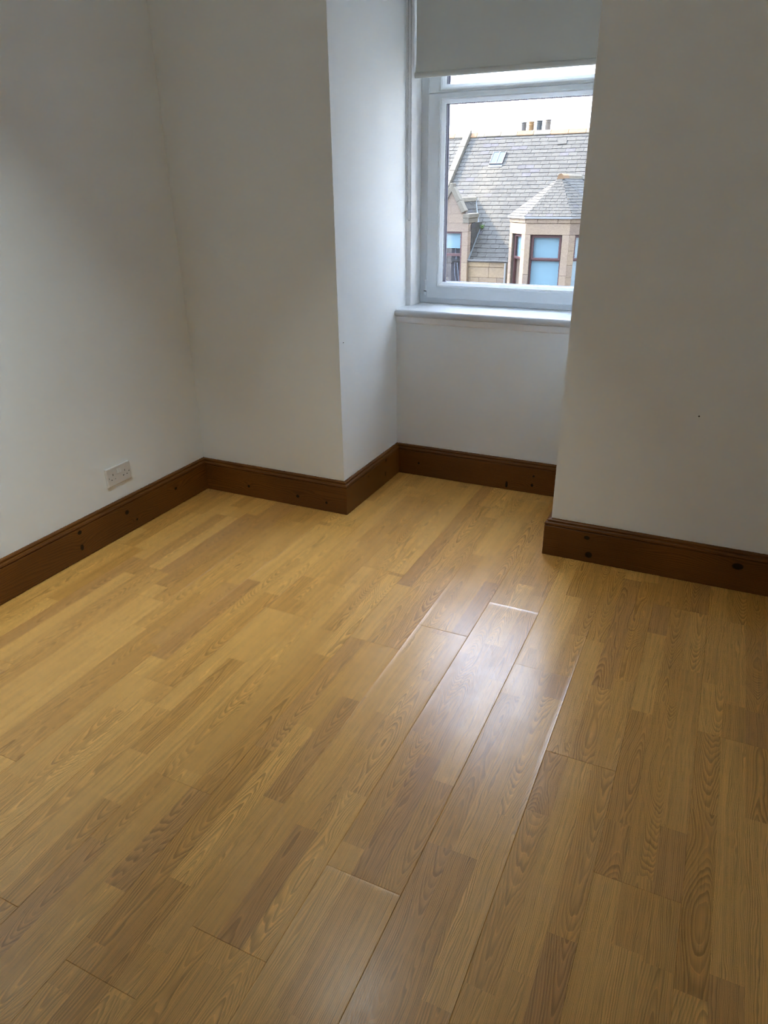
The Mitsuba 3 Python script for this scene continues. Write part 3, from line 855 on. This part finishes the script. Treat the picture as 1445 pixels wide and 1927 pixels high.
# dormer roof slopes
for side in (1, -1):
    xe = DX + side * 0.60
    zeave = DZR - 0.60 * DSL
    if side == 1:
        fr = roof_frame((xe, 24.12, zeave), (0, 1, 0), (-1, 0, DSL))
        Ls = math.hypot(0.60, 0.60 * DSL)
        poly = sg.Polygon([(0, 0.46), (dy_at(zeave + 0.46 / Ls * 0.6 * DSL) - 24.12, 0.46), (dy_at(DZR) - 24.12, Ls), (0, Ls)])
        full = sg.Polygon([(0, 0), (max(0.02, dy_at(zeave) - 24.12), 0), (dy_at(DZR) - 24.12, Ls), (0, Ls)])
    else:
        fr = roof_frame((xe, dy_at(DZR), zeave), (0, -1, 0), (1, 0, DSL))
        full = sg.Polygon([(dy_at(DZR) - dy_at(zeave), 0), (dy_at(DZR) - 24.12, 0), (dy_at(DZR) - 24.12, Ls), (0, Ls)])
    dk = extrude(full, 0.03); dk.apply_translation((0, 0, -0.035)); dk.apply_transform(frame_matrix(*fr))
    dr_key = put('dormer_roof', dk, 'm_deck', house)
    if side == 1:
        for m, ab, g in slates(fr, poly, 0.26, 0.19, 0.010, 0.014, 41):
            put('slate', m, 'm_slate', dr_key, uv=uvc(m, *ab))
prof = [(DX - 0.10, DZR - 0.10), (DX - 0.05, DZR + 0.02), (DX, DZR + 0.045), (DX + 0.05, DZR + 0.02), (DX + 0.10, DZR - 0.10)]
rs = extrude(sg.Polygon(prof), dy_at(DZR) + 0.06 - 24.15)
v = rs.vertices.copy(); rs.vertices = np.stack([v[:, 0], 24.15 + v[:, 2], v[:, 1]], -1); rs.fix_normals()
put('dormer_ridge', rs, 'm_ridge', house, uv=uvc(rs, 0.3, 0))
# lead along the cheek and up the valley
def strip(p, q, w, up_off, key_parent, name='flashing', mat='m_lead'):
    p, q = np.array(p, float), np.array(q, float)
    d = (q - p); L_ = np.linalg.norm(d); d /= L_
    n_ = mainf[3]; s_ = np.cross(d, n_)
    m = box(0, L_, -w / 2, w / 2, up_off, up_off + 0.012)
    m.apply_transform(frame_matrix(p, d, s_, n_)); m.fix_normals()
    put(name, m, mat, key_parent)


strip((-8.13, 24.02, ZE + 0.02), (-8.13, 25.10, ZE + 1.10 * SLOPE), 0.07, 0.035, house)
strip((-8.145, 25.10, ZE + 1.10 * SLOPE), (DX, dy_at(DZR), DZR), 0.06, 0.03, house)
# dormer window
dw = put('dormer_window', join(picture_frame(DWX0, DWX1, -2.2, DWZ1, 0.055, YD + 0.035, YD + 0.12, 0.004), box(DWX0 + 0.03, DWX1 - 0.03, YD + 0.04, YD + 0.115, -0.655, -0.565, 0.004)), 'm_brownframe', house)
yw = YD + 0.075


def upright(x0, x1, z0, z1, y):
    return (np.array([(x0, y, z0), (x1, y, z0), (x1, y, z1), (x0, y, z1)]), np.array([(0, 1, 2), (0, 2, 3)]))


put('pane', upright(DWX0 + 0.05, DWX1 - 0.05, -0.57, DWZ1 - 0.05, yw), 'm_glass', dw)
put('pane', upright(DWX0 + 0.05, DWX1 - 0.05, -2.15, -0.65, yw + 0.01), 'm_glass', dw)
put('blind', box(DWX0 + 0.03, DWX1 - 0.03, yw + 0.05, yw + 0.055, -0.41, DWZ1 - 0.03), 'm_blindpale', dw, label='white blind pulled half way down')
put('room_shade_sheet', box(DWX0 - 0.1, DWX1 + 0.1, yw + 0.14, yw + 0.15, -2.3, 0.3), 'm_dark', dw)  # dark sheet standing in for the shade of the room behind the panes
put('glazing_bar', box(-8.60, -8.585, yw + 0.01, yw + 0.03, -0.57, -0.40), 'm_curtain', dw)
cu = []
for x_top, x_bot, th in ((-8.60, -8.52, 0.022), (-8.57, -8.44, 0.03)):
    tt = np.linspace(0, 1, 12)
    px_ = x_top + (x_bot - x_top) * tt ** 1.5 - 0.06 * np.sin(tt * math.pi) * (1 if th < 0.025 else -0.3)
    pz_ = -0.68 - 0.95 * tt
    g = extrude(sg.LineString(np.stack([px_, pz_], -1)).buffer(th / 2), 0.03)
    v = g.vertices.copy(); g.vertices = np.stack([v[:, 0], yw + 0.08 + v[:, 2], v[:, 1]], -1); g.fix_normals()
    cu.append(g)
put('curtain', join(*cu), 'm_curtain', dw, label='pale curtain edges behind the lower pane')
# weed in the valley
tuft = []
rr = np.random.default_rng(12)
for i in range(60):
    b = np.array([-8.06 + rr.normal(0, 0.03), 25.15 + rr.normal(0, 0.05), 0.19 + rr.normal(0, 0.04)])
    dvec = rr.normal(0, 1, 3); dvec[2] = abs(dvec[2]) + 0.4; dvec /= np.linalg.norm(dvec)
    s_ = np.cross(dvec, rr.normal(0, 1, 3)); s_ /= np.linalg.norm(s_)
    h_ = rr.uniform(0.05, 0.11)
    tuft.append(trimesh.Trimesh([b - s_ * 0.010, b + s_ * 0.010, b + dvec * h_, b + np.cross(dvec, s_) * 0.008], [(0, 1, 2), (1, 3, 2), (3, 0, 2), (0, 3, 1)], process=False))
put('weed', join(*tuft), 'm_moss', label='small green weed growing in the slate valley beside the gabled dormer', category='weed', kind='stuff')

# --- bay
YBY = 22.9
CANT = 0.70
plan = [(-6.643, 24.10), (-6.643, 23.6), (BX0, YBY), (BX1, YBY), (2 * BXC + 6.643, 23.6), (2 * BXC + 6.643, 24.10)]
ZBT = 0.567
faces = []
for i in range(5):
    p, q = np.array(plan[i]), np.array(plan[i + 1])
    ex = (q - p) / np.linalg.norm(q - p)
    faces.append((p, q, ex, np.array([ex[1], -ex[0]])))
bay_wall = put('bay_wall', extrude(sg.Polygon(plan).buffer(-0.035, join_style=2).difference(sg.Polygon(plan).buffer(-0.30, join_style=2)), 0.001), 'm_mortar', house)
# rebuild as a wall with openings: one panel for each face
panels = []
specs = {1: (0.18, 0.765), 2: (0.167, 1.136), 3: (0.215, 0.80)}
for i, (p, q, ex, nr) in enumerate(faces):
    Lf = np.linalg.norm(q - p)
    poly = sg.box(0.0, -5.0, Lf, 0.56)
    if i in specs:
        poly = poly.difference(sg.box(specs[i][0], -2.3, specs[i][1], 0.117))
    m = extrude(poly, 0.19)
    M = np.eye(4); M[:3, 0] = (*ex, 0); M[:3, 1] = (0, 0, 1); M[:3, 2] = (*(-nr), 0); M[:3, 3] = (*(p - nr * 0.030), 0)
    m.apply_transform(M); m.fix_normals()
    panels.append(m)
scene[bay_wall] = mikit.ply(join(*panels), 'm_mortar')
for i, (p, q, ex, nr) in enumerate(faces):
    Lf = np.linalg.norm(q - p)
    rc = []
    if i in specs:
        a0, a1 = specs[i]
        rc += [(0, Lf, 0.117, 0.445)]
        zcs = [0.117, -0.33, -0.75, -1.10, -1.6, -2.3] if i != 2 else [0.117, -1.05, -2.3]
        for z1, z0 in zip(zcs[:-1], zcs[1:]):
            rc += [(0, a0, z0, z1), (a1, Lf, z0, z1)]
        rc += [(0, Lf, -3.2, -2.3)]
        for s in ({1: [0, 0.14, 0.62, Lf], 2: [0, 0.36, 0.98, Lf], 3: [0, 0.33, 0.8, Lf]}[i],):
            bnd = [(u0, u1, 0.447, ZBT) for u0, u1 in zip(s[:-1], s[1:])]
    else:
        rc += [(0, Lf, z0, z1) for z0, z1 in ((-3.2, -1.6), (-1.6, -0.6), (-0.6, 0.117), (0.117, 0.445))]
        bnd = [(0, Lf, 0.447, ZBT)]
    o3 = np.array([*(p - nr * 0.03), 0.0])
    blocks(bay_wall, o3, (*ex, 0), (*nr, 0), rc, depth=0.03, warm=0.05, seed=50 + i, c=0.004)
    blocks(bay_wall, o3, (*ex, 0), (*nr, 0), bnd, depth=0.055, warm=0.0, seed=60 + i, c=0.006)
    if i in specs:
        a0, a1 = specs[i]
        # window in the opening: frame, meeting rail, panes, blind

        def bayput(m):
            M = np.eye(4); M[:3, 0] = (*ex, 0); M[:3, 1] = (*(-nr), 0); M[:3, 2] = (0, 0, 1); M[:3, 3] = (*p, 0)
            m = m.copy(); m.apply_transform(M); m.fix_normals(); return m

        y0 = 0.085
        zr0, zr1 = -0.645, -0.565
        bw = put('bay_window', bayput(join(picture_frame(a0, a1, -2.3, 0.115, 0.045, y0 + 0.02, y0 + 0.11, 0.004),
                                             picture_frame(a0 + 0.03, a1 - 0.03, zr1 - 0.05, 0.095, 0.062, y0, y0 + 0.05, 0.004),
                                             box(a0 + 0.02, a1 - 0.02, y0 + 0.03, y0 + 0.09, zr0, zr1 - 0.02, 0.004))), 'm_brownframe', house)
        for zz0, zz1, dy in ((zr1 + 0.01, 0.035, 0.03), (-2.25, zr0 + 0.002, 0.07)):
            ms = trimesh.Trimesh(np.array([(a0 + 0.045, y0 + dy, zz0), (a1 - 0.045, y0 + dy, zz0), (a1 - 0.045, y0 + dy, zz1), (a0 + 0.045, y0 + dy, zz1)]), np.array([(0, 1, 2), (0, 2, 3)]), process=False)
            M = np.eye(4); M[:3, 0] = (*ex, 0); M[:3, 1] = (*(-nr), 0); M[:3, 2] = (0, 0, 1); M[:3, 3] = (*p, 0)
            ms.apply_transform(M)
            put('pane', ms, 'm_glass', bw)
        put('blind', bayput(box(a0 + 0.03, a1 - 0.03, y0 + 0.095, y0 + 0.10, -2.25 if i != 1 else -0.60, 0.09)), 'm_blindpale', bw)
        if i == 1:
            put('curtain', bayput(box(a0 + 0.03, a1 - 0.03, y0 + 0.12, y0 + 0.125, -2.25, -0.60)), 'm_brown', bw)
            put('opening_handle', bayput(box(a1 - 0.07, a1 - 0.055, y0 + 0.0, y0 + 0.02, -1.02, -0.90)), 'm_upvc', bw)
# bay gutter and roof
plo = sg.Polygon(plan + [(2 * BXC + 6.643, 24.9), (-6.643, 24.9)])
ring_ = plo.buffer(0.075, join_style=2).difference(plo.buffer(-0.02, join_style=2)).intersection(sg.box(-9, 22, 0, 24.6))
gt = extrude(ring_, 0.062); gt.apply_translation((0, 0, ZBT + 0.003))
put('bay_gutter', gt, 'm_gutter', house)
ZBE = 0.628
E_ = [np.array((-6.70, 25.76, ZBE)), np.array((-6.70, 23.585, ZBE)), np.array((-5.978, 22.845, ZBE)), np.array((2 * BXC + 5.978, 22.845, ZBE)), np.array((2 * BXC + 6.70, 23.585, ZBE)), np.array((2 * BXC + 6.70, 25.76, ZBE))]
APX, AEND = np.array((BXC, 24.20, 1.725)), np.array((BXC, 27.12, 1.735))
slopes = [(E_[0], E_[1], [AEND, APX]), (E_[1], E_[2], [APX]), (E_[2], E_[3], [APX]), (E_[3], E_[4], [APX]), (E_[4], E_[5], [APX, AEND])]
for i, (p, q, tops) in enumerate(slopes):
    fr = roof_frame(p, q - p, tops[-1] - p)
    loc = lambda w: ((w - fr[0]) @ fr[1], (w - fr[0]) @ fr[2])
    pg = sg.Polygon([loc(p), loc(q)] + [loc(t) for t in tops[::-1]])
    dk = extrude(pg, 0.02); dk.apply_translation((0, 0, -0.022)); dk.apply_transform(frame_matrix(*fr))
    rk = put('bay_roof', dk, 'm_deck', house)
    its = list(slates(fr, pg.buffer(0.004), 0.20, 0.128, 0.008, 0.011, 70 + i, head=0.03))
    if its:
        put('small_slate_run', join(*[m for m, _, _ in its]), 'm_slate', rk, uv=np.vstack([uvc(m, *ab) for m, ab, _ in its]), kind='stuff')
prof = [(-0.11, -0.09), (-0.085, 0.01), (-0.03, 0.06), (0.03, 0.06), (0.085, 0.01), (0.11, -0.09)]
for y0, y1, rnd in ((24.10, 24.95, 0.9), (24.96, 25.8, 0.4), (25.81, 27.1, 0.3)):
    rs = extrude(sg.Polygon([(BXC + a, 1.755 + b) for a, b in prof]), y1 - y0)
    v = rs.vertices.copy(); rs.vertices = np.stack([v[:, 0], y0 + v[:, 2], v[:, 1]], -1); rs.fix_normals()
    put('bay_ridge_stone', rs, 'm_ridge', house, uv=uvc(rs, rnd, 0))

# --- next house, left of the skew
h2 = thing('granite_house', 'slate roofed house left of the raised stone skew, at the left edge of the window', 'house')
dk = extrude(sg.box(-16.0, 0, -10.10, LEN), 0.10); dk.apply_translation((0, 0, -0.112)); dk.apply_transform(frame_matrix(*mainf))
roof2 = put('roof', dk, 'm_deck', h2)
its = list(slates(mainf, sg.box(-12.3, 2.3, -10.11, LEN - 0.05), 0.315, 0.205, 0.012, 0.016, 91))
its = sorted(its, key=lambda it: -it[0].vertices[:, 0].mean())
for m, ab, g in its[:150]:
    put('slate', m, 'm_slate', roof2, uv=uvc(m, *ab))
its2 = its[150:] + list(slates(mainf, sg.box(-16.0, 0, -12.3, LEN - 0.05), 0.315, 0.205, 0.012, 0.016, 92)) + list(slates(mainf, sg.box(-12.3, 0, -10.11, 2.25), 0.315, 0.205, 0.012, 0.016, 93))
put('slate_run', join(*[m for m, _, _ in its2]), 'm_slate', roof2, uv=np.vstack([uvc(m, *ab) for m, ab, _ in its2]), kind='stuff')
ridge_stones(h2, [-16.0, -15.0, -14.2, -13.5, -12.8, -12.15, -11.5, -10.84, -10.52, -10.11], 6)
put('wall', box(-16.0, -10.0, 24.05, 24.5, -5.0, -0.80), 'm_stone', h2)
dk = extrude(sg.box(10.10, 0, 16.0, LEN), 0.10); dk.apply_translation((0, 0, -0.10)); dk.apply_transform(frame_matrix(*backf))
put('roof_slope', dk, 'm_lead', h2)
